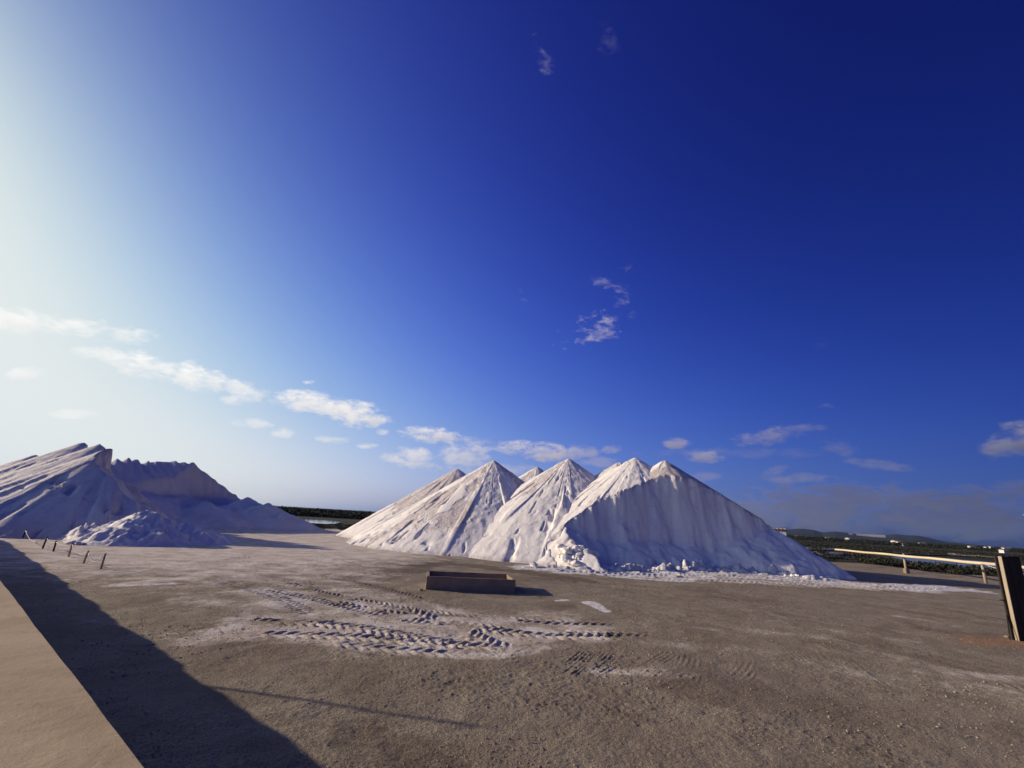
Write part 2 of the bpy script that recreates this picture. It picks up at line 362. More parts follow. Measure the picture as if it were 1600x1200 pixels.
# wheel tracks: points, half width, lug pitch, lug height, chevron skew, kind
TR = [(G2((418,922),(500,938),(580,956),(660,972),(720,990)), .24, .20, .040, 0., 0), (G2((443,911),(510,928),(600,944),(690,958),(770,968)), .27, .20, .050, 1.1, 0), (G2((470,900),(540,905),(620,922),(700,942)), .25, .20, .040, -1.1, 0),
 (G2((520,940),(600,955),(700,972),(800,984)), .26, .24, .055, .9, 0), (G2((380,970),(480,972),(560,980),(650,995),(740,1008)), .32, .26, .050, -1., 0), (G2((628,952),(690,970),(760,1000),(800,1012)), .30, .26, .065, 1., 0), (G2((400,990),(520,992),(650,1002),(790,1010)), .28, .26, .045, -1., 0),
 (G2((740,960),(800,966),(880,972),(960,974)), .26, .25, .050, 1., 0), (G2((690,972),(790,986),(880,994),(980,996)), .30, .26, .05, -.8, 0), (G2((868,985),(940,990),(1020,992)), .22, .24, .04, .8, 0), (G2((520,1004),(600,1012),(720,1020)), .26, .26, .035, -.8, 0),
 (G2((330,905),(420,930),(500,965)), .3, .24, .03, 0., 0), (G2((360,870),(420,868),(500,872),(560,885)), .45, .3, .035, 1., 0), (G2((300,858),(380,862),(470,862)), .45, .3, .03, -1., 0),
 (G2((880,1055),(905,1035),(925,1018)), .30, .085, .012, 0., 1), (G2((925,1050),(950,1035),(965,1020)), .30, .09, .012, 0., 1), (G2((800,1022),(830,1010),(850,1000)), .3, .09, .010, 0., 1),
 (G2((1230,985),(1290,1010),(1330,1045),(1380,1078)), .42, .10, .013, 0., 1), (G2((1320,1005),(1400,1030),(1470,1060),(1520,1100)), .45, .11, .014, 0., 1), (G2((1420,1012),(1500,1040),(1590,1085)), .40, .10, .013, 0., 1), (G2((1180,1000),(1230,1020),(1270,1050)), .35, .11, .010, 0., 1),
 (G2((1010,1060),(1030,1040),(1060,1020)), .3, .10, .009, 0., 1), (G2((1070,1065),(1080,1040),(1085,1020)), .3, .11, .009, 0., 1), (G2((1150,1062),(1165,1040),(1175,1022)), .3, .11, .009, 0., 1),
 ([(3,28.2),(9,29.2),(14,31.0),(20,30.2),(26,29.9)], .42, .34, .08, 1., 0), ([(5,27.2),(12,28.6),(18,29.3)], .4, .34, .06, -1., 0), ([(7,29.6),(14,32.2),(20,31.2),(25,30.6)], .4, .34, .07, -1., 0), ([(11,27.6),(16,28.4),(22,28.8)], .4, .34, .06, 1., 0), ([(13,27.2),(20,27.8),(25,28.6)], .4, .34, .05, -1., 0), ([(6,26.0),(10,26.8),(16,27)], .35, .3, .04, 1., 0),
 (G2((1500,1058),(1560,1070),(1620,1085)), .24, .2, .03, 1., 0), (G2((900,928),(1010,930),(1120,938)), .5, .2, .02, 1., 0), (G2((840,905),(940,912),(1040,920)), .35, .24, .035, -1., 0)]
def masks(x, y):
    nx_ = fbm2(x*.7, y*.7, 3, 31)+.5*fbm2(x*3, y*3, 2, 33); ny_ = fbm2(x*.7+9, y*.7, 3, 32)+.5*fbm2(x*3+4, y*3, 2, 34)
    out = []
    for L in (SALTED, WHITE, DARKS):
        a = np.zeros(x.shape)
        for pts, hw, st in L:
            xs = [p[0] for p in pts]; ys = [p[1] for p in pts]; k = (x > min(xs)-4*hw) & (x < max(xs)+4*hw) & (y > min(ys)-4*hw) & (y < max(ys)+4*hw)
            if not k.any(): continue
            am = min(.40, hw*.55)
            d, _, _ = poly_dist(x[k]+am*nx_[k], y[k]+am*ny_[k], smooth_line(pts, 4))
            a[k] = np.maximum(a[k], st*(1-sstep(hw*.45, hw*1.9, d)))
        out.append(a)
    return out
def relief(x, y, detail=True):
    z = .035*fbm2(x*.22, y*.22, 3, 3)
    if not detail: return z
    r = np.hypot(x, y); near = 1-sstep(26, 42, r)
    k = r < 45
    q = np.zeros(x.shape)
    X, Y = x[k], y[k]
    c = fbm2(X*3.1, Y*3.1, 2, 11); f_ = fbm2(X*9., Y*9., 3, 15)
    rough_ = sstep(-.3, .7, fbm2(X*.45, Y*.45, 3, 19))
    g_ = fbm2(X*21., Y*21., 2, 16)
    q[k] = (.008*c + (.002+.004*rough_)*f_ + (.004+.003*rough_)*np.maximum(g_, -.1) + (.004+.004*sstep(.0, .8, rough_))*sstep(.30, .75, noise2(X*23, Y*23, 23)))*near[k]
    z = z + q; fine = q
    for pts, hw, pit, hh, sk_, kd in TR:
        pl = smooth_line(pts, 5)
        xs = [p[0] for p in pl]; ys = [p[1] for p in pl]
        k = (x > min(xs)-1) & (x < max(xs)+1) & (y > min(ys)-1) & (y < max(ys)+1)
        if not k.any(): continue
        X, Y = x[k], y[k]
        d, s_, sd = poly_dist(X, Y, pl); tt = d*sd
        tot = sum(math.hypot(b[0]-a[0], b[1]-a[1]) for a, b in zip(pl[:-1], pl[1:]))
        edge = (1-sstep(hw*.88, hw*1.08, d))*sstep(0, .25, s_)*(1-sstep(tot-.4, tot, s_))
        brk = sstep(-.75, -.1, fbm2(X*1.1, Y*1.1, 2, 41))
        if kd == 0:
            ph = s_/pit + sk_*np.abs(tt)/pit*.9 + .5*(tt > 0) + .07*fbm2(X*2, Y*2, 2, 44)
            u = np.abs((ph % 1.)-.5)*2
            lug = sstep(.35, .62, u)
            lug = lug*(1-sstep(.0, .05, .05-np.abs(tt)))
            v_ = edge*brk*(.85*hh*lug*(.85+.35*noise2(X*6, Y*6, 8))-.012)-edge*brk*.7*fine[k]
        else:
            u = .5+.5*np.cos(6.28318*(tt/pit+.3*noise2(s_*1.1, tt*0, 9)))
            brk = brk*sstep(-.1, .3, noise2(tt/pit, s_*.7, 77))
            v_ = edge*brk*hh*(u**2-.3)
        z[k] += v_*(1.25 if kd else 1.)
    return z

# ------------------------------------------------------------------ ground sheet
def make_ground():
    th = np.concatenate([np.linspace(-58, 58, 900), np.linspace(58, 302, 62)[1:-1]])
    rr = np.concatenate([np.linspace(.5, 3.9, 8)[:-1], np.geomspace(3.9, 44, 690), np.geomspace(44, 7500, 84)[1:]])
    T_, R_ = np.meshgrid(np.radians(th), rr)
    x, y = (R_*np.sin(T_)).ravel(), (R_*np.cos(T_)).ravel()
    z = relief(x, y)*(1-sstep(200, 400, np.hypot(x, y)))
    s_, wh, dk = masks(x, y)
    apron = (wh > .4) & (y > 27) & (y < 36)
    lump = np.maximum(fbm2(x*1.4, y*1.8, 3, 51), 0)
    crest, _, _ = poly_dist(x, y, [(3.4,29.6),(6.4,30.2),(8.6,31.0),(13.0,33.3),(17.3,33.7),(19.7,32.4)])
    z += .42*np.where(y > 27, wh, 0)*(.22+lump)*np.exp(-(crest/.75)**2) + .06*apron*lump
    # earth bank and flats
    bank, _, _ = poly_dist(x, y, [(26,62),(33,52),(38,44.5),(40,38),(44,30),(60,14)])
    z += .35*np.exp(-(bank/1.6)**2)
    low = sstep(60, 110, np.hypot(x, y))
    z -= .35*low
    vegR = sstep(2.0, 4.5, np.where((x > 24), (x-38)*.86+(y-44.5)*.5, -9))
    vegF = sstep(62, 75, y)
    path, _, _ = poly_dist(x, y, [(-12,58),(-19,75),(-24,100),(-30,150),(-50,260)])
    veg = np.maximum(vegR, vegF)*(sstep(2.5, 4.5, path))
    veg = np.maximum(veg, sstep(60, 70, np.abs(x)))
    rust, _, _ = poly_dist(x, y, [(13.4,14.6),(15.2,15.0),(17.5,15.2)])
    rust = (1-sstep(.3, 1.1, rust+.25*fbm2(x, y, 2, 61)))
    gen = .62*(1-sstep(-12, -2, x))*sstep(12, 22, y)*(1-sstep(-16,-15,-y-.12*x)*0) + .30*sstep(22, 30, y)*(1-sstep(2, 8, x)) + .22*(1-sstep(-8, 0, x))*sstep(7, 11, y)
    gen *= (1-veg)
    o = pymesh('ground', np.stack([x, y, z], -1), gridfaces(len(rr), len(th), True), DIRT, smooth=True,
               attrs={'salt': np.maximum(s_, gen), 'white': wh, 'dark': dk, 'veg': veg, 'rust': rust})
    tag(o, kind='structure'); return o
make_ground()

# ------------------------------------------------------------------ salt heaps
TN = math.tan(RD(33))
def cone(x, y, c, seed, amp=1.0, tn=TN):
    dx, dy = x-c[0], y-c[1]; r = np.hypot(dx, dy)+1e-6
    ca, sa = dx/r, dy/r
    wob = .10*noise2(dx*.5, dy*.5, seed+5)
    n1 = noise3(ca*2.6+wob, sa*2.6+wob, r*.10+seed*3.7, seed)
    n2 = noise3(ca*6.5+wob*2, sa*6.5+wob*2, r*.16+seed, seed+1)
    n3 = noise3(ca*14, sa*14, r*.22+seed, seed+2)
    R_ = c[2]/tn
    env = (.10*sstep(.2, 1.5, r)+.90*sstep(1.2, 8.5, r))*(1-.55*sstep(R_*.75, R_*1.02, r))
    rid = .42*(1-np.abs(n1)*1.9) + .25*(1-np.abs(n2)*2)
    slab = fbm2(dx*.8, dy*.8, 3, seed+9)
    slit = -np.exp(-(n3/.10)**2)*sstep(.05, .5, slab)
    n4 = noise3(ca*9, sa*9, r*.07+seed*2, seed+4)
    side = .40+.60*sstep(-.75, .2, ca)
    h_ = amp*(side*env*(.24*rid-.09+.035*n3*sstep(1, 6, r))+.20*slit*sstep(1.5, 4.5, r)) + .030*fbm2(dx*2.1, dy*2.1, 5, seed+6)
    h_ = h_ + amp*.13*env*sstep(.22, .32, n4)
    z = c[2]+.05-tn*(np.sqrt(r*r+.02)) + h_
    rough_ = sstep(-.15, .55, -n1*1.2+.5*noise2(dx*.25, dy*.25, seed+12)+.25*fbm2(dx*1.2, dy*1.2, 2, seed+3))
    return z, rough_
CN = [((-5.77,56.0,7.94),1), ((-1.29,45.5,7.92),2), ((3.56,56.0,8.70),3), ((5.52,43.3,8.23),4), ((10.03,42.6,8.12),5), ((10.83,40.4,8.29),6), ((12.94,39.2,8.00),7)]
EDGE = [(3.6,26.0),(3.23,27.8),(3.2,29.5),(3.06,30.9),(2.8,32.2),(3.1,32.65),(3.75,32.8),(4.05,33.4),(4.65,34.1),(5.3,34.5),(6.1,35),(6.8,35.4),(7.95,35.4),(9.3,35.9),(10.7,36.8),(12.3,37.0),(13.5,37.05),(15.5,36.9),(17.5,36.8),(19.5,36.8),(21.5,37.0),(24,37.6),(29,39)]
PC = EDGE+[(36,39),(36,20),(3.6,20)]
def inside(x, y, poly):
    r = np.zeros(x.shape, bool); n = len(poly); j = n-1
    for i in range(n):
        xi, yi = poly[i]; xj, yj = poly[j]
        if yi != yj: r ^= ((yi > y) != (yj > y)) & (x < (xj-xi)*(y-yi)/(yj-yi)+xi)
        j = i
    return r
def cutdepth(x, y, edge, poly):
    wx = x+.22*fbm2(x*.9, y*.9, 3, 71); wy = y+.28*fbm2(x*.9+5, y*.9, 3, 72)+.03*noise2(x*4.5, y*.3, 73)
    d, s_, _ = poly_dist(wx, wy, edge)
    return np.where(inside(wx, wy, poly), d, -d), s_
def scoop(x, y):
    """excavated face: (signed depth, union height, surface height)"""
    hu = np.full(x.shape, -9.); rg = np.zeros(x.shape)
    for c, sd in CN[3:]:
        h_, r_ = cone(x, y, c, sd); k = h_ > hu; hu = np.where(k, h_, hu); rg = np.where(k, r_, rg)
    d, s_ = cutdepth(x, y, EDGE, PC)
    top = 2.15+.45*sstep(16, 19, x)+.40*noise2(s_*.25, s_*0, 81)+.22*noise2(s_*.9, s_*0, 82)
    fan = .16*(noise2(s_*.55, d*.12, 83)) + .06*fbm2(x*1.5, y*1.5, 3, 84)
    tal = top-.68*d+fan*sstep(.3, 1.5, d)
    tal = np.where(tal < .5, tal*.5+.25*0, tal)
    face = hu-3.0*np.maximum(d, 0)-.03*noise2(s_*3.5, d*0, 85)
    sh = np.minimum(hu, np.maximum(tal, face))
    sh = np.where(sh < .1, -.25, sh)
    return d, hu, sh, rg, np.maximum(tal, 0) > face
def polar_pile(name, idx, label, clip=False, na=560, nr=150):
    (c, sd) = CN[idx]
    th = np.concatenate([np.linspace(RD(75), RD(300), int(na*.82)), np.linspace(RD(300), RD(435), int(na*.18)+2)[1:-1]]); na = len(th); R_ = c[2]/TN*1.10
    rr = np.concatenate([[0.02], np.linspace(.12, 1., nr)**1.0*R_*1.0])
    rr = np.concatenate([[.02, .1, .2, .35], np.linspace(.5, R_, nr)])
    A_, Q_ = np.meshgrid(th, rr); x = (c[0]+Q_*np.sin(A_)).ravel(); y = (c[1]+Q_*np.cos(A_)).ravel()
    z, rg = cone(x, y, c, sd)
    if clip:
        d, hu, sh, _, _ = scoop(x, y)
        z = np.where(d > 0.0, np.minimum(z, sh-.30), z)
    z = np.maximum(z, -.3)
    soil_shade = (1-sstep(.0, .35, z))*.7
    o = pymesh(name, np.stack([x, y, z], -1), gridfaces(len(rr), na, True), SALT, smooth=True, attrs={'rough': rg, 'soil_shade': soil_shade})
    # apex cap
    tag(o, label, 'salt pile', 'conical salt piles merging into one row'); return o
polar_pile('salt_pile', 0, 'leftmost cone of the sunlit salt row, its peak dark on the right side', na=400, nr=110)
polar_pile('salt_pile', 1, 'broad gullied salt cone behind the concrete trough, second from the left', na=760, nr=170)
polar_pile('salt_pile', 2, 'far salt cone whose small tip peeks out between two bigger peaks', na=400, nr=110)
polar_pile('salt_pile', 3, 'pinkish streaked salt cone just right of the small peeking tip', clip=True, na=700, nr=160)
polar_pile('salt_pile', 4, 'rounded low peak of salt just left of the tallest peak, mostly hidden behind it', clip=True, na=400, nr=120)
polar_pile('salt_pile', 5, 'tall salt cone directly left of the excavated pile, long bright slope reaching the rubble', clip=True, na=760, nr=170)
def grid_pile(name, x0, x1, y0, y1, step, fn, label, group=None):
    nx, ny = int((x1-x0)/step)+1, int((y1-y0)/step)+1
    X, Y = np.meshgrid(np.linspace(x0, x1, nx), np.linspace(y0, y1, ny)); x, y = X.ravel(), Y.ravel()
    z, rg, soil_shade = fn(x, y)
    Fc = gridfaces(ny, nx)[:, ::-1]
    keep = (z[Fc] > -.22).any(1)
    o = pymesh(name, np.stack([x, y, z], -1), Fc[keep], SALT, smooth=True, attrs={'rough': rg, 'soil_shade': soil_shade})
    tag(o, label, 'salt pile', group); return o
def cutpile(x, y):
    c, sd = CN[6]
    h7, r7 = cone(x, y, c, sd)
    d, hu, sh, rg, istal = scoop(x, y)
    own = np.where((d > -.35) & (h7 < hu-.02), hu-.04, h7)
    own = np.where((d <= 0) & (h7 < hu-.02) & (d <= -.35), h7, own)
    z = np.where(d > 0, sh, own)
    z = np.maximum(z, -.3)
    rg = np.where(d > 0, np.where(istal, .10, .40), r7)
    return z, rg, (1-sstep(0, .25, z))*.2
grid_pile('salt_pile', 1.5, 28.5, 27.0, 55.5, .095, cutpile, 'excavated right-hand salt pile with a tall shaded cut face and talus at its foot', 'conical salt piles merging into one row')

# left, backlit heaps
AC = [((-48.3,49.4,6.25),21), ((-36.8,41.5,6.98),22), ((-33.4,39.4,6.75),23), ((-30.7,37.5,6.35),24), ((-41.8,45.1,6.5),25), ((-35.2,40.0,6.1),26)]
EA = [(-22,27),(-27.5,31.5),(-30.3,35.2),(-31.2,37.7),(-32.4,38.7),(-33.9,39.7),(-35.4,40.9),(-37.0,42.0),(-39.5,44.6),(-43,48),(-50,58)]
PA = EA+[(-20,70),(0,60),(0,27)]
def heapA(x, y):
    z = np.full(x.shape, -9.); rg = np.zeros(x.shape)
    for c, sd in AC:
        h_, r_ = cone(x, y, c, sd, 1.5)
        k = h_ > z; z = np.where(k, h_, z); rg = np.where(k, r_, rg)
    d, s_ = cutdepth(x, y, EA, PA)
    tal = 4.9-.80*d+.22*fbm2(x*.6, y*.6, 3, 91)
    face = z-9*np.maximum(d, 0)
    sh = np.minimum(z, np.maximum(tal, face))
    z = np.where(d > 0, sh, z)
    return np.maximum(z, -.3), rg*.6, .35+(1-sstep(0, .3, z))*.3  # constant grey puts the heap's backlit shade into its colour; soil at the foot
grid_pile('salt_pile', -66, -24, 28, 62, .14, heapA, 'backlit salt heap at the far left, streaked slopes rising to sharp broken tips', 'backlit salt heaps on the left')
BC = []
for i in range(13):
    u = i/12
    BC.append(((-42.2+1.7*u+.25*math.sin(i*2.3), 48.2+13.8*u, 6.15+1.30*u+.10*math.sin(i*5.1)), 130+i))
EB = [(-46,43),(-40.0,45),(-38.3,48),(-38.0,50.5),(-38.3,53),(-38.2,56),(-39.0,59),(-40.2,61.5),(-39.6,63.4),(-37,65.5),(-33,69),(-30,75)]
PB = EB+[(0,75),(0,43)]
def heapB(x, y):
    z = np.full(x.shape, -9.); rg = np.zeros(x.shape)
    for c, sd in BC:
        dx, dy = x-c[0], y-c[1]; r = np.sqrt(dx*dx*1.0+dy*dy+.02)
        h_ = c[2]-TN*r+.10*noise2(dx*1.2, dy*1.2, sd)
        z = np.maximum(z, h_)
    q = (y+.75*x+.25*noise2(x*.7, y*.3, 93))/1.35; tri = np.abs((q % 1.)-.5)*2
    z += .30*(tri**1.5-.35)*sstep(-44, -41.5, x)*sstep(4.2, 6.2, z)*(1-sstep(60.5, 62.5, y)) + .05*fbm2(x*1.5, y*1.5, 3, 94)
    d, s_ = cutdepth(x, y, EB, PB)
    tal = 3.3-.42*d+.22*fbm2(x*.5, y*.5, 3, 95)
    face = z-4.0*np.maximum(d, 0)-.12*noise2(s_*2.2, d*0, 96)
    z = np.where(d > 0, np.minimum(z, np.maximum(tal, face)), z)
    for c, tn in (((-32.5,62.0,3.35),.42), ((-29.5,61.0,2.9),.44), ((-34,56,2.6),.35), ((-27.0,60.,1.9),.40)):
        z = np.maximum(z, c[2]-tn*np.hypot(x-c[0], y-c[1])+.22*fbm2(x*.7, y*.7, 3, 97))
    return np.maximum(z, -.3), np.full(x.shape, .25), .3+(1-sstep(0, .3, z))*.3  # even part is backlit shade painted in, the rest is foot soil
grid_pile('salt_pile', -56, -17, 42, 80, .15, heapB, 'long flat-topped salt heap with serrated crest and dark cut face, behind the mound', 'backlit salt heaps on the left')
MC = [(at(238,797,31.0), .52), (at(205,806,30.8), .5), (at(168,818,30.6), .45), (at(290,814,32.5), .45), (at(330,830,35), .32), (at(132,836,30.6), .35)]
def heapC(x, y):
    z = np.full(x.shape, -9.)
    for c, tn in MC: z = np.maximum(z, c[2]-tn*np.sqrt((x-c[0])**2+(y-c[1])**2+.05))
    l = fbm2(x*1.1, y*1.1, 4, 101, .55); k = noise2(x*2.6, y*2.6, 102)
    m = sstep(-.2, .5, z)*np.where(x < -24.5, 1., .45)
    b1 = 1-np.abs(noise2(x*1.9, y*1.9, 105))*2; b2 = 1-np.abs(noise2(x*4.3+3, y*4.3, 106))*2
    z = z+m*(.22*l+.22*b1-.10+.10*b2+.16*sstep(.15, .35, k)+.07*sstep(.1, .35, noise2(x*5.5, y*5.5, 103)))
    return np.maximum(z, -.3), np.full(x.shape, .15), (1-sstep(0, .25, z))*.3
grid_pile('salt_pile', -34, -14, 25.5, 42, .08, heapC, 'low lumpy mound of broken salt in front of the backlit heaps', 'backlit salt heaps on the left')

# loose salt lumps
def lump_mesh(seed, name='salt_lump'):
    bm = bmesh.new(); bmesh.ops.create_icosphere(bm, subdivisions=2, radius=1)
    q = random.Random(seed); off = Vector((q.random()*9, q.random()*9, q.random()*9))
    import mathutils
    for v in bm.verts:
        n = mathutils.noise.noise(v.co*1.3+off)*.5+mathutils.noise.noise(v.co*3+off)*.2
        v.co = v.co*(1+n); v.co.z = max(v.co.z*.75, -.4)
    me = bpy.data.meshes.new(name); bm.to_mesh(me); bm.free(); me.materials.append(SALT); return me
LM = [lump_mesh(i) for i in range(6)]
def gz(x, y): return float(relief(np.array([x]), np.array([y]), False)[0])
def surf(x, y):
    a, b = np.array([x]), np.array([y]); return max(float(cutpile(a, b)[0][0]), float(gz(x, y)))
def lump(x, y, s, label, group='salt lumps at the foot of the excavated pile', zoff=.2, zz=None):
    o = bpy.data.objects.new('salt_lump', rnd.choice(LM)); z = surf(x, y) if zz is None else zz
    o.location = (x, y, z+s*zoff); o.scale = (s*rnd.uniform(.8, 1.2), s*rnd.uniform(.8, 1.2), s*rnd.uniform(.8, 1.15)); o.rotation_euler = (0, 0, rnd.uniform(0, 6.28))
    link(o); tag(o, label, 'salt lump', group); return o
for i in range(70):
    u = rnd.random()
    x = 3.5+2.9*u+rnd.gauss(0, .2); y = 29.3+1.2*rnd.random()+.9*u+(1.9-1.5*u)*rnd.random()
    lump(x, y, rnd.choice([.10, .13, .16, .22, .30]), 'white salt lump in the tumbled rubble left of the excavated face')
lump(4.0, 31.0, .42, 'biggest upright salt block in the rubble at the left of the excavated pile')
lump(4.85, 31.0, .36, 'second big salt block in the rubble, just right of the biggest one')
lump(*gnd(1110, 891)[:2], .36, 'solitary pointed salt lump on the white strip below the cut face', zz=.15)
lump(*gnd(834, 886)[:2], .26, 'small grey salt lump left of the rubble, at the foot of the bright slope', zz=.02)
for i in range(60):
    u = rnd.random(); x = 5+15*u; y = float(np.interp(x, [5,9,12,16,20,24], [29.9,31.0,32.6,33.4,32.0,30.8]))+rnd.gauss(0, .35)
    lump(x, y, rnd.uniform(.07, .20), 'small salt lump on the rough white strip along the foot of the cut face', 'small salt lumps along the white strip', zz=gz(x, y)+.08)
for i in range(34):
    p = gnd(rnd.uniform(105, 330), rnd.uniform(843, 851))
    lump(p[0], p[1], rnd.uniform(.10, .26), 'salt lump fallen at the foot of the lumpy mound on the left', 'salt lumps around the lumpy mound', zz=gz(p[0], p[1])+.02)

# ------------------------------------------------------------------ parapet wall under the camera
ZW = 1.6
uw = np.array([-.755, .656]); uw /= np.linalg.norm(uw); nw = np.array([.656, .755]); nw /= np.linalg.norm(nw)
if nw@np.array([1, 0]) < 0: nw = -nw
EDGE_N = float(gnd(228, 1200, ZW)[:2]@nw)
e0, e1 = gnd(228, 1200, ZW)[:2], gnd(0, 905, ZW)[:2]
uw = (e1-e0)/np.linalg.norm(e1-e0); nw = np.array([uw[1], -uw[0]])
par = empty('parapet_wall', (0, 0, 0), label='thick beige plastered parapet in the lower left corner, its flat top in the sun', cat='wall')
def wall_piece(name, s0, s1, n0, n1, z0, z1, m, parent, nseg=260, wav=.012):
    bm = bmesh.new(); ring = []
    for i in range(nseg+1):
        s_ = s0+(s1-s0)*i/nseg
        far_ = min(max((s_-8.5)/3, 0), 1)*.5*(.05*math.sin(s_*1.3)+.035*math.sin(s_*3.1+1)+.02*math.sin(s_*6.7))*(1 if wav else 0)
        j = wav*(math.sin(s_*2.1)+.6*math.sin(s_*5.3+1)+.4*math.sin(s_*11+2))
        b = .004
        prof = [(n0, z0), (n0+j, z1-b+far_), (n0+j-b, z1+j*.3+far_), (n1+b, z1+j*.3+far_), (n1, z1-b+far_), (n1, z0)]
        ring.append([bm.verts.new((uw[0]*s_+nw[0]*a, uw[1]*s_+nw[1]*a, zz)) for a, zz in prof])
    for i in range(nseg):
        for k in range(6): bm.faces.new((ring[i][k], ring[i][(k+1) % 6], ring[i+1][(k+1) % 6], ring[i+1][k]))
    bm.faces.new(ring[0]); bm.faces.new(ring[-1][::-1]); bmesh.ops.recalc_face_normals(bm, faces=bm.faces)
    me = bpy.data.meshes.new(name); bm.to_mesh(me); bm.free(); me.materials.append(m); return link(bpy.data.objects.new(name, me), parent)
off = float(e0@nw)
wall_piece('wall_body', -6, 42, off-.03, off-.60, -.1, ZW-.10, PLASTER, par, wav=0)
wall_piece('wall_top', -6.02, 42.02, off, off-.63, ZW-.098, ZW, PLASTER, par, wav=.002)

# tall pole beyond the parapet, left of the view: its shadow crosses the foreground
po = empty('wooden_pole', (-16.35, 10.3, 0), label='tall bare wooden pole beyond the parapet whose thin shadow lies across the dirt', cat='pole')
BM().tube([(0, 0, -.2), (0, 0, 5.0)], .05, 10, .035).build('shaft', TIMBER, po, True)
BM().tube([(0, 0, 4.96), (0, 0, 5.06)], .045, 10).build('cap', TIMBER_DARK, po, True)

# ------------------------------------------------------------------ concrete trough
FL, FR, BL = gnd(665, 921)[:2], gnd(805, 926)[:2], gnd(658, 911)[:2]
ex = (FR-FL)/np.linalg.norm(FR-FL); Lx = float(np.linalg.norm(FR-FL)); ey = np.array([-ex[1], ex[0]]); Ly = 1.75; th_ = .10; hz_ = .44
tr = empty('concrete_trough', (float(FL[0]), float(FL[1]), 0), math.atan2(ex[1], ex[0]), label='low open rectangular concrete trough standing on the dirt in front of the salt piles', cat='trough')
def slab(name, x0, x1, y0, y1, z0, z1):
    b = BM(); b.box(((x0+x1)/2, (y0+y1)/2, (z0+z1)/2), (x1-x0, y1-y0, z1-z0), bev=.012)
    bmesh.ops.subdivide_edges(b.b, edges=[e_ for e_ in b.b.edges if e_.calc_length() > .3], cuts=8, use_grid_fill=True)
    import mathutils
    for v in b.b.verts:
        n = mathutils.noise.noise_vector(v.co*3+Vector((x0, y0, 0)))*.012; v.co += n
    return b.build(name, CONC, tr)
slab('front_wall', 0, Lx, 0, th_, -.08, hz_)
slab('back_wall', 0, Lx, Ly-th_, Ly, -.08, hz_+.01)
slab('end_wall', -.004, th_, th_+.003, Ly-th_-.003, -.08, hz_+.004)
slab('end_wall', Lx-th_, Lx+.004, th_+.003, Ly-th_-.003, -.08, hz_+.006)
slab('trough_floor', th_+.003, Lx-th_-.003, th_+.003, Ly-th_-.003, -.08, .02)
def stone(x, y, s, label, m=STONE):
    me = lump_mesh(int(x*100+y*10) % 97, 'stone'); me.materials.clear(); me.materials.append(m)
    o = bpy.data.objects.new('stone', me); o.location = (x, y, gz(x, y)+s*.25); o.scale = (s, s*.8, s*.7); link(o)
    tag(o, label, 'stone'); return o
p = gnd(657, 922); stone(p[0], p[1], .09, 'small pale stone at the left front corner of the concrete trough')
p = gnd(1574, 996); stone(p[0], p[1], .085, 'small pale stone on rusty dirt beside the thin prop of the dark board')

# ------------------------------------------------------------------ low rope fence on the left
fpx = [(35,842),(66,857),(83,862),(107,870),(130,880),(157,890)]
rf = empty('rope_fence', tuple(gnd(35, 842)), label='short rope fence on thin wooden posts at the far left', cat='fence')
org = gnd(35, 842); tops = []
def L_(p): return (float(p[0]-org[0]), float(p[1]-org[1]), float(p[2]))
for i, (a, b) in enumerate(fpx):
    g = gnd(a, b); hgt = .52+.05*math.sin(i*2.7); lean = .05*math.sin(i*1.9)
    tp = (g[0]+lean, g[1]+.03, hgt); tops.append(tp)
    BM().tube([L_((g[0], g[1], -.1)), L_(((g[0]+tp[0])/2, (g[1]+tp[1])/2, hgt/2)), L_(tp)], .040, 7, .034).build('post', TIMBER_DARK if i < 3 else TIMBER, rf, True)
g = gnd(31, 838)
BM().tube([L_((g[0], g[1], -.1)), L_((g[0]+.06, g[1], .55))], .04, 7).build('post', TIMBER_DARK, rf, True)
g5 = tops[0]; tops = [(g[0]+.06, g[1], .55)]+tops
for i in range(len(tops)-1):
    a, b = Vector(tops[i]), Vector(tops[i+1]); pts = []
    sag = [.06, .38, .12, .10, .22, .30][i]
    for k in range(9):
        u = k/8; q = a.lerp(b, u); q.z -= .06+sag*4*u*(1-u); q.z = max(q.z, .03); pts.append(L_(q))
    BM().tube(pts, .016, 5).build('rope', ROPE, rf, True)

# ------------------------------------------------------------------ long rail fence on the right
RH = 1.45
r0_, r1_ = gnd(1305, 858.5, RH), gnd(1568, 883.5, RH)
rdir = (r1_-r0_)/np.linalg.norm(r1_-r0_)
rfe = empty('rail_fence', (float(r1_[0]), float(r1_[1]), 0), label='long pale pole rail on thin posts before the ponds on the right', cat='fence')
def L2(p): return (float(p[0]-r1_[0]), float(p[1]-r1_[1]), float(p[2]))
rp_ = [r0_+(r1_-r0_)*k/12+np.array([0, 0, .02*math.sin(k*1.7)]) for k in range(13)]
BM().tube([L2(p) for p in rp_], .085, 8, .11).build('rail', TIMBER_PALE, rfe, True)
r2_ = r1_+rdir*.25; r3_ = r1_+rdir*7.5
BM().tube([L2(r2_), L2((r2_+r3_)/2+np.array([0, 0, -.03])), L2(r3_)], .10, 8).build('rail', TIMBER_PALE, rfe, True)
for (a, b, hh, m_) in ((1417, 896, 1.62, TIMBER), (1541, 911, 1.42, TIMBER), (1597, 921, 1.75, TIMBER_PALE)):
    g = gnd(a, b); g = np.array([g[0], g[1], 0.])
    q = BM().tube([L2((g[0], g[1], -.2)), L2((g[0]-.02, g[1], hh))], .11, 7, .09).build('post', m_, rfe, True)
    if a == 1417: BM().box(L2((g[0], g[1], .18)), (.34, .34, .45), bev=.02).build('post_footing', CONC, q)
pa, pb = gnd(1532, 883, 1.25), None
g = gnd(1541, 911)
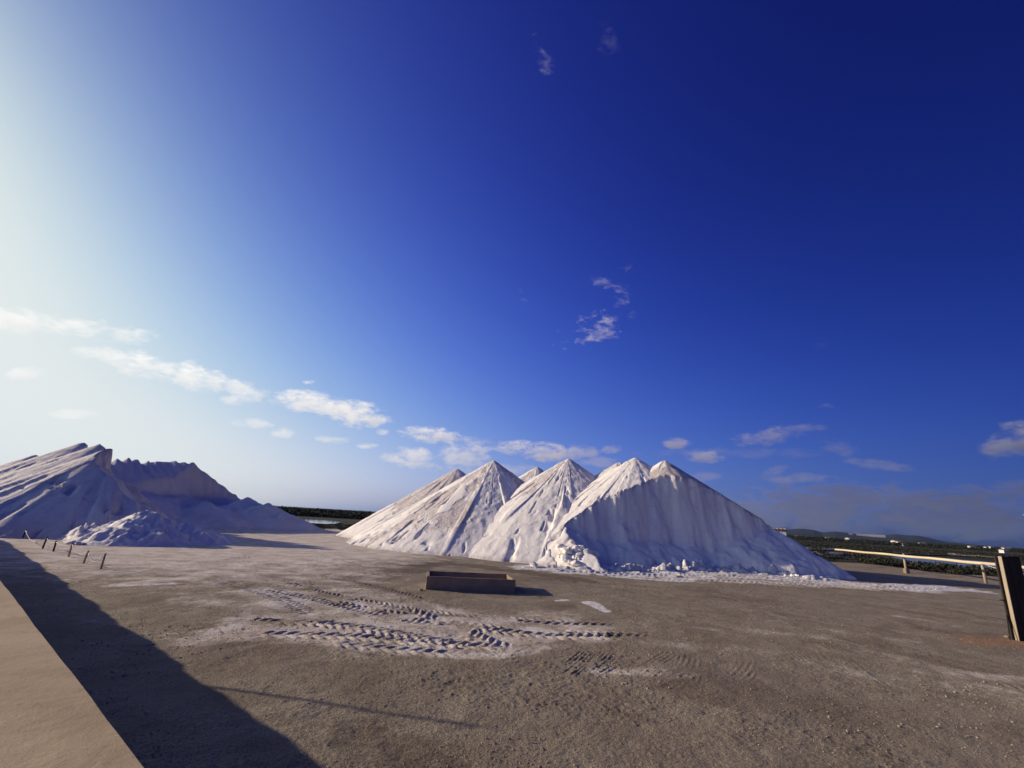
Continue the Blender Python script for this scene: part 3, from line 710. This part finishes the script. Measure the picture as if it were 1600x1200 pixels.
A = Vector((g[0]-.1, g[1]+.1, 1.38)); B = Vector((33.4, 27.0, .9))
BM().tube([L2(A.lerp(B, k/10)-Vector((0, 0, .30*4*(k/10)*(1-k/10)))) for k in range(11)], .022, 5).build('rope', ROPE, rfe, True)

# ------------------------------------------------------------------ dark timber board on the right edge
b0 = gnd(1594, 1002)
bo = empty('timber_board', (float(b0[0]), float(b0[1]), 0), RD(-3), label='tall nearly black upright timber board at the right edge of the yard', cat='board')
for k in range(3):
    x0 = .003+k*.178
    b = BM(); b.box((x0+.086, .06, 1.13), (.172, .085+.008*k, 2.44+.02*((k*7) % 3)), bev=.004); b.build('plank', TIMBER_DARK, bo)
BM().box((-.012, .055, 1.13), (.024, .12, 2.42), bev=.004).build('lit_edge_strip', TIMBER, bo)  # paler timber paints the sunlit left side of the dark board
BM().box((.02, .155, 1.12), (.18, .06, 2.36), bev=.006).build('rear_post', TIMBER_DARK, bo)
BM().box((-.0765, .155, 1.12), (.011, .05, 2.37)).build('rear_post_strip', TIMBER_DARK, bo)
for z_ in (.5, 1.15, 1.9):
    BM().box((.34, .150, z_), (.34, .08, .09), bev=.004).build('cross_batten', TIMBER_DARK, bo)
BM().tube([(-.08, .15, 1.08), (-.19, .15, 1.08)], .018, 6).build('peg', TIMBER_DARK, bo)
BM().tube([(-.24, .05, -.05), (-.09, .15, .68)], .016, 6).build('prop', TIMBER_DARK, bo)

# pale arm of a direction post just entering at the right edge
sg = at(1598, 804.5, 16)
se = empty('signpost', (float(sg[0]+1.5), float(sg[1]-.9), 0), label='signpost whose pale yellow arm tip just enters at the right edge', cat='signpost')
BM().tube([(0, 0, -.2), (0, 0, float(sg[2])+.35)], .06, 10).build('post', TIMBER_PALE, se, True)
b = bmesh.new()
q_ = [(-1.50, .90, 0), (-1.36, .815, .085), (.1, -.06, .10), (.1, -.06, -.10), (-1.36, .815, -.075)]
vs = [b.verts.new((x, y, z+float(sg[2]))) for x, y, z in q_]; vs2 = [b.verts.new((x+.02, y+.035, z+float(sg[2]))) for x, y, z in q_]
b.faces.new(vs); b.faces.new(vs2[::-1])
for k in range(5): b.faces.new((vs[k], vs2[k], vs2[(k+1) % 5], vs[(k+1) % 5]))
bmesh.ops.recalc_face_normals(b, faces=b.faces); me = bpy.data.meshes.new('sign_arm'); b.to_mesh(me); b.free(); me.materials.append(TIMBER_PALE)
link(bpy.data.objects.new('sign_arm', me), se)

# ------------------------------------------------------------------ shed behind the right pile
s1 = at(1228, 829, 72)
sh = empty('shed', (float(s1[0]), float(s1[1]), 0), RD(-26), label='small pale rendered shed with a tiled roof edge half hidden behind the excavated pile', cat='shed')
zt = float(s1[2])
def bx(name, x0, x1, y0, y1, z0, z1, m, parent=sh, bev=0):
    return BM().box(((x0+x1)/2, (y0+y1)/2, (z0+z1)/2), (x1-x0, y1-y0, z1-z0), bev=bev).build(name, m, parent)
# front wall with a window opening
bx('wall', -1.5, 0, 0, .25, -.4, zt, RENDER_W); bx('wall', -3.3, -1.503, 0, .25, -.4, zt-1.75, RENDER_W); bx('wall', -3.3, -1.503, 0, .25, zt-.55, zt, RENDER_W); bx('wall', -7, -3.303, 0, .25, -.4, zt, RENDER_W)
bx('wall', -.25, 0, .253, 5, -.4, zt, RENDER_W); bx('wall', -7, -.253, 4.75, 5, -.4, zt, RENDER_W); bx('wall', -7, -6.75, .253, 4.747, -.4, zt, RENDER_W)
wn = bx('window', -3.298, -1.505, .12, .16, zt-1.745, zt-.555, DARKG); bx('frame', -2.44, -2.36, .09, .118, zt-1.745, zt-.555, TIMBER, wn)
rfp = bx('roof', -7.2, .2, -.15, 5.2, zt+.003, zt+.10, ROOF_T)
for k in range(15):
    q = BM().tube([(-7.0+k*.5, -.28, zt+.15), (-7.0+k*.5, 5.2, zt+.24)], .13, 8).build('roof_tile', ROOF_T, rfp, True)

# ------------------------------------------------------------------ ponds, shores
def pond(name, pts, z=-.20):
    n = len(pts); P_ = np.array(smooth_line(pts+[pts[0]], 6)[:-1])
    b = bmesh.new(); vs = [b.verts.new((x+.4*math.sin(i*1.9), y+.5*math.sin(i*2.7), z)) for i, (x, y) in enumerate(P_)]; f = b.faces.new(vs)
    bmesh.ops.triangulate(b, faces=[f]); me = bpy.data.meshes.new(name); b.to_mesh(me); b.free(); me.materials.append(WATER)
    o = link(bpy.data.objects.new(name, me)); tag(o, kind='structure'); return o
def GP(*p, z=-.05): return [tuple(gnd(a, b, z)[:2]) for a, b in p]
pond('water', GP((1395,870),(1440,869.5),(1500,874),(1580,881),(1680,893),(1660,901),(1570,894),(1500,890.5),(1450,886),(1418,880)), z=-.06)
pond('water', GP((1352,857),(1400,857),(1470,861.5),(1520,867),(1460,866.5),(1400,863.5)), z=-.15)
pond('water', GP((1226,853.8),(1300,855),(1340,857.2),(1290,858),(1236,857)), z=-.15)
pond('water', GP((465,811),(500,812),(528,814.5),(522,818),(490,817),(472,815)), z=-.10)
SHORE, t, b_ = mat('shore_salt', (.55, .46, .38))
def strip(name, pts, wd, h_, m, z=-.05):
    pl = smooth_line([tuple(gnd(a, b, z)[:2]) for a, b in pts], 8); V = []; 
    for i, (x, y) in enumerate(pl):
        a = np.array(pl[max(i-1, 0)]); c = np.array(pl[min(i+1, len(pl)-1)]); d = (c-a)/np.linalg.norm(c-a); n_ = np.array([-d[1], d[0]])
        for k, (o_, zz) in enumerate(((-1, -.5), (-.5, .6), (0, 1), (.5, .6), (1, -.5))):
            q = 1+.35*math.sin(i*1.7+k)+.2*math.sin(i*4.1+k*2)
            V.append((x+n_[0]*wd*o_*q, y+n_[1]*wd*o_*q, z+h_*zz*q))
    o = pymesh(name, V, gridfaces(len(pl), 5), m, smooth=True, attrs={'salt': np.full(len(V), .6)}); tag(o, kind='structure'); return o
strip('shore', [(1412,884),(1450,889),(1500,893),(1580,897),(1660,905)], .9, .25, STONE)
strip('shore', [(1290,869),(1340,873),(1390,877)], .7, .22, STONE)
strip('shore', [(1230,862),(1280,865),(1350,868)], .8, .25, STONE)
strip('salt_bank', [(1600,857.8+14),(1520,868.5),(1470,862.5)], 1.2, .2, STONE)

# ------------------------------------------------------------------ scrub
def bush_mesh(seed, n=170, w=1.3, h=1.0):
    q = random.Random(seed); V, Fc = [], []
    lobes = [(q.uniform(-.6, .6)*w, q.uniform(-.6, .6)*w, q.uniform(.25, .7)*h, q.uniform(.35, .6)) for _ in range(6)]
    for i in range(n):
        l = q.choice(lobes); d = Vector((q.gauss(0, 1), q.gauss(0, 1), q.gauss(0, .8))).normalized()*l[3]*q.uniform(.55, 1.08)
        c = Vector((l[0]+d.x*w, l[1]+d.y*w, max(.03, l[2]+d.z*h*.9)))
        s_ = q.uniform(.07, .16); a = Vector((q.gauss(0, 1), q.gauss(0, 1), q.gauss(0, 1))).normalized(); b = a.cross(Vector((q.gauss(0, 1), q.gauss(0, 1), q.gauss(0, 1)))).normalized()
        k = len(V); V += [c+a*s_, c+b*s_*.6, c-a*s_, c-b*s_*.6]; Fc.append((k, k+1, k+2, k+3))
    return [tuple(v) for v in V], Fc
BMS = []
for i in range(5):
    V, Fc = bush_mesh(i); me = bpy.data.meshes.new('foliage'); me.from_pydata(V, [], Fc); me.materials.append(LEAF); BMS.append(me)
def stem_mesh():
    b = BM()
    for k in range(4):
        a = k*1.6; b.tube([(0, 0, -.1), (.15*math.cos(a), .15*math.sin(a), .3), (.4*math.cos(a), .4*math.sin(a), .7)], .03, 5, .01)
    me = bpy.data.meshes.new('stem'); b.b.to_mesh(me); b.b.free(); me.materials.append(TWIG); return me
STM = stem_mesh()
def shrub(x, y, s, label, group, z=0.):
    e_ = empty('shrub', (x, y, z), rnd.uniform(0, 6.28), label=label, cat='shrub', group=group); e_.scale = (s*1.25, s*1.25, s)
    f_ = bpy.data.objects.new('foliage', rnd.choice(BMS)); link(f_, e_); s_ = bpy.data.objects.new('stem', STM); link(s_, e_); return e_
for i in range(70):
    px = rnd.uniform(1262, 1600); u = rnd.random()
    lo, hi = np.interp(px, [1260,1340,1420,1500,1600], [872,882,893,901,909]), np.interp(px, [1260,1340,1420,1500,1600], [862,866,884,893,899])
    g = gnd(px, lo+(hi-lo)*u*.95, 0)
    shrub(float(g[0]), float(g[1]), rnd.uniform(.5, .95), 'low dark green shrub behind the tan earth bank right of the excavated pile', 'shrubs between the earth bank and the ponds', -.1)
for i in range(30):
    px = rnd.uniform(470, 552); g = gnd(px, rnd.uniform(821, 828)+(px-500)*.02)
    if px > 515 and rnd.random() < .6: continue
    shrub(float(g[0]), float(g[1]), rnd.uniform(.3, .6), 'low dark shrub by the pale pond between the two groups of salt heaps', 'shrubs by the pond between the heaps', -.1)
# far scrub: one mass
def scrub_mass(name, spots, per=46):
    V, Fc = [], []
    base = [bush_mesh(50+i, per) for i in range(6)]
    for (x, y, s_, hs) in spots:
        v, f = rnd.choice(base); a = rnd.uniform(0, 6.28); ca, sa = math.cos(a), math.sin(a); k = len(V)
        V += [(x+(p[0]*ca-p[1]*sa)*s_, y+(p[0]*sa+p[1]*ca)*s_, p[2]*hs-.35) for p in v]; Fc += [tuple(i+k for i in q) for q in f]
    o = pymesh(name, V, Fc, LEAF); tag(o, kind='stuff'); return o
sp = []
for i in range(1500):
    px = rnd.uniform(400, 600); D = rnd.choice([rnd.uniform(165, 200), rnd.uniform(180, 260), rnd.uniform(260, 420)])
    az = (px-800)/740.; x = az*D*1.0
    ht = rnd.uniform(1.5, 2.2)*(1 if D < 230 else 1.25)
    if abs(x+24+(D-100)*.14) < 3.5: continue
    sp.append((x, D, ht*1.4, ht))
o = scrub_mass('scrub', sp); tag(o, 'dark belt of scrub on the skyline between the two groups of salt heaps', 'scrub')
sp = []
for i in range(1500):
    px = rnd.uniform(1225, 1660); D = rnd.choice([rnd.uniform(130, 190), rnd.uniform(320, 480), rnd.uniform(480, 900)])
    x = (px-800)/740.*D; ht = rnd.uniform(.7, 1.3) if D < 300 else rnd.uniform(1.6, 3.6)*(D/600)**.5
    sp.append((x, D, ht*(2.5 if D > 300 else 1.4), ht))
o = scrub_mass('scrub', sp, 40); tag(o, 'dark scrub and trees scattered over the far green flats on the right', 'scrub')

# ------------------------------------------------------------------ far houses and hills
for hn, (px, py, D, wd, hh) in enumerate(sorted(((1293,841,620,9,5),(1327,843.2,560,13,6),(1400,847.5,520,14,6),(1405,848.5,500,8,4.5),(1413,853.5,330,4,2.6),(1438,850,600,8,5),(1443,849.2,640,7,5),(1518,855,430,8,4),(1541,856.3,470,6,4.5),(1549,857.2,480,7,5.5),(1573,858,420,10,4.5),(1569,863.5,250,6,2.5),(1244,838.5,700,7,5)))):
    D *= 1.15; wd *= .62; hh *= .6
    g = at(px, py, D); z0 = -.4
    hsx = empty('house', (float(g[0]), float(g[1]), z0), RD(rnd.uniform(-25, 25)), label='small white house on the distant flats, %s from the left of the distant houses' % ['first','second','third','fourth','fifth','sixth','seventh','eighth','ninth','tenth','eleventh','twelfth','thirteenth'][hn], cat='house', group='white houses on the distant flats')
    ztop = max(float(g[2])+hh*.35, hh*.9)+.4
    BM().box((0, 0, ztop/2), (wd, wd*.7, ztop)).build('wall', RENDER_W, hsx)
    b = bmesh.new(); a_, c_ = wd/2+.3, wd*.35+.3
    v = [b.verts.new(q) for q in ((-a_, -c_, ztop), (a_, -c_, ztop), (a_, c_, ztop), (-a_, c_, ztop), (-a_, 0, ztop+wd*.14), (a_, 0, ztop+wd*.14))]
    for f in ((0, 1, 5, 4), (2, 3, 4, 5), (0, 4, 3), (1, 2, 5), (3, 2, 1, 0)): b.faces.new([v[i] for i in f])
    me = bpy.data.meshes.new('roof'); b.to_mesh(me); b.free(); me.materials.append(ROOF_T); link(bpy.data.objects.new('roof', me), hsx)
    for k in (-1, 1): BM().box((k*wd*.22, -wd*.35-.02, ztop*.5), (wd*.12, .1, ztop*.3)).build('window', DARKG, hsx)
HILL, t, b_ = mat('hill', rough=.95, spec=.1)
pz = t.pos(); nh = t.noise(pz, .0035, 6, .65)
hc = t.mix(t.ss(nh, .35, .65), (.014, .022, .020), (.036, .042, .034))
sc_ = t.ss(t.m('ADD', t.attr('scar'), t.m('MULTIPLY', t.m('SUBTRACT', t.noise(pz, .012, 5, .7), .5), 1.6)), .45, .75)
lnk(t, t.mix(sc_, hc, (.42, .38, .34)), b_.inputs['Base Color'])
def make_hills():
    prof = [(1160,836),(1200,829),(1228,826),(1250,825),(1270,827),(1285,831),(1305,829),(1320,831),(1335,833),(1360,835),(1385,836),(1400,835.5),(1415,837),(1435,837),(1450,840),(1480,846),(1520,850),(1560,853),(1600,856),(1700,862)]
    az = np.radians(np.linspace(24, 60, 420)); V = []; sc = []
    pa_ = [math.atan2(ray(a, b)[0], ray(a, b)[1]) for a, b in prof]; pe_ = [math.tan(math.asin(ray(a, b)[2])) for a, b in prof]
    R0 = 5200.
    for k in range(26):
        u = k/25; r = 3400+u*2600
        shape = math.sin(min(u/.75, 1)*math.pi/2)**1.4 if u < .75 else 1-(u-.75)*1.2
        for a in az:
            e_ = np.interp(a, pa_, pe_); ht = max(e_, .0004)*R0
            V.append((r*math.sin(a), r*math.cos(a), ht, u, a, shape, max(ht*.9, 12)))
    V = np.array(V); n = fbm2(V[:, 0]*.0016, V[:, 1]*.0016, 4, 201)
    z = V[:, 2]*V[:, 5]+V[:, 6]*.22*n*np.sin(np.pi*np.clip(V[:, 3], 0, 1))-3
    a1 = [math.atan2(ray(q, 835)[0], ray(q, 835)[1]) for q in (1338, 1384, 1325, 1332)]
    s_ = np.where((V[:, 4] > a1[0]) & (V[:, 4] < a1[1]) & (V[:, 3] > .35) & (V[:, 3] < .72), .75, 0)
    s_ = np.where((V[:, 4] > a1[2]) & (V[:, 4] < a1[3]) & (V[:, 3] > .3) & (V[:, 3] < .6), .65, s_)
    o = pymesh('hills', np.stack([V[:, 0], V[:, 1], z], -1), gridfaces(26, 420)[:, ::-1], HILL, smooth=True, attrs={'scar': s_}); tag(o, kind='structure')
make_hills()

# ------------------------------------------------------------------ loose gravel on the yard
def gravel(n=15000):
    bm = bmesh.new(); bmesh.ops.create_icosphere(bm, subdivisions=1, radius=1)
    bv = np.array([v.co[:] for v in bm.verts]); bf = np.array([[v.index for v in f.verts] for f in bm.faces]); bm.free()
    R = np.random.RandomState(5)
    r = 4.2*np.exp(R.rand(n)*math.log(22/4.2)); a = np.radians(R.uniform(-52, 52, n)); x, y = r*np.sin(a), r*np.cos(a)
    dens = fbm2(x*.5, y*.5, 3, 301); k = (dens > -.25) & ((x*nw[0]+y*nw[1]) > .95); x, y, dens = x[k], y[k], dens[k]
    s_ = (.004+.010*R.rand(len(x))**2.2)*(1+.5*(dens > .4))*np.clip(np.hypot(x, y)/9, .6, 1.0)
    z = relief(x, y)
    sc3 = np.stack([s_*R.uniform(.7, 1.4, len(x)), s_*R.uniform(.7, 1.4, len(x)), s_*R.uniform(.5, .9, len(x))], -1)
    V = bv[None]*(1+.25*R.uniform(-1, 1, (len(x), len(bv), 1)))*sc3[:, None]+np.stack([x, y, z+s_*.3], -1)[:, None]
    Fc = bf[None]+(np.arange(len(x))*len(bv))[:, None, None]
    m, t, b = mat('gravel', rough=.9, spec=.2)
    rn = t.n.new('ShaderNodeNewGeometry').outputs['Random Per Island']
    lnk(t, t.mix(rn, (.24, .19, .14), (.42, .35, .27)), b.inputs['Base Color'])
    o = pymesh('gravel', V.reshape(-1, 3), Fc.reshape(-1, 3), m); tag(o, 'loose gravel and clods scattered over the brown dirt yard', 'gravel', kind='stuff')
gravel()

# ------------------------------------------------------------------ air
def haze():
    m = bpy.data.materials.new('air'); m.use_nodes = True; n = m.node_tree.nodes; n.clear()
    o_ = n.new('ShaderNodeOutputMaterial'); v = n.new('ShaderNodeVolumePrincipled')
    v.inputs['Color'].default_value = (.45, .65, 1.0, 1); v.inputs['Density'].default_value = HAZE; v.inputs['Anisotropy'].default_value = .2
    m.node_tree.links.new(v.outputs[0], o_.inputs['Volume'])
    b = BM(); b.box((0, 0, 120), (15600, 15600, 250)); o = b.build('haze', m); tag(o, kind='stuff')
HAZE = 3e-5
haze()
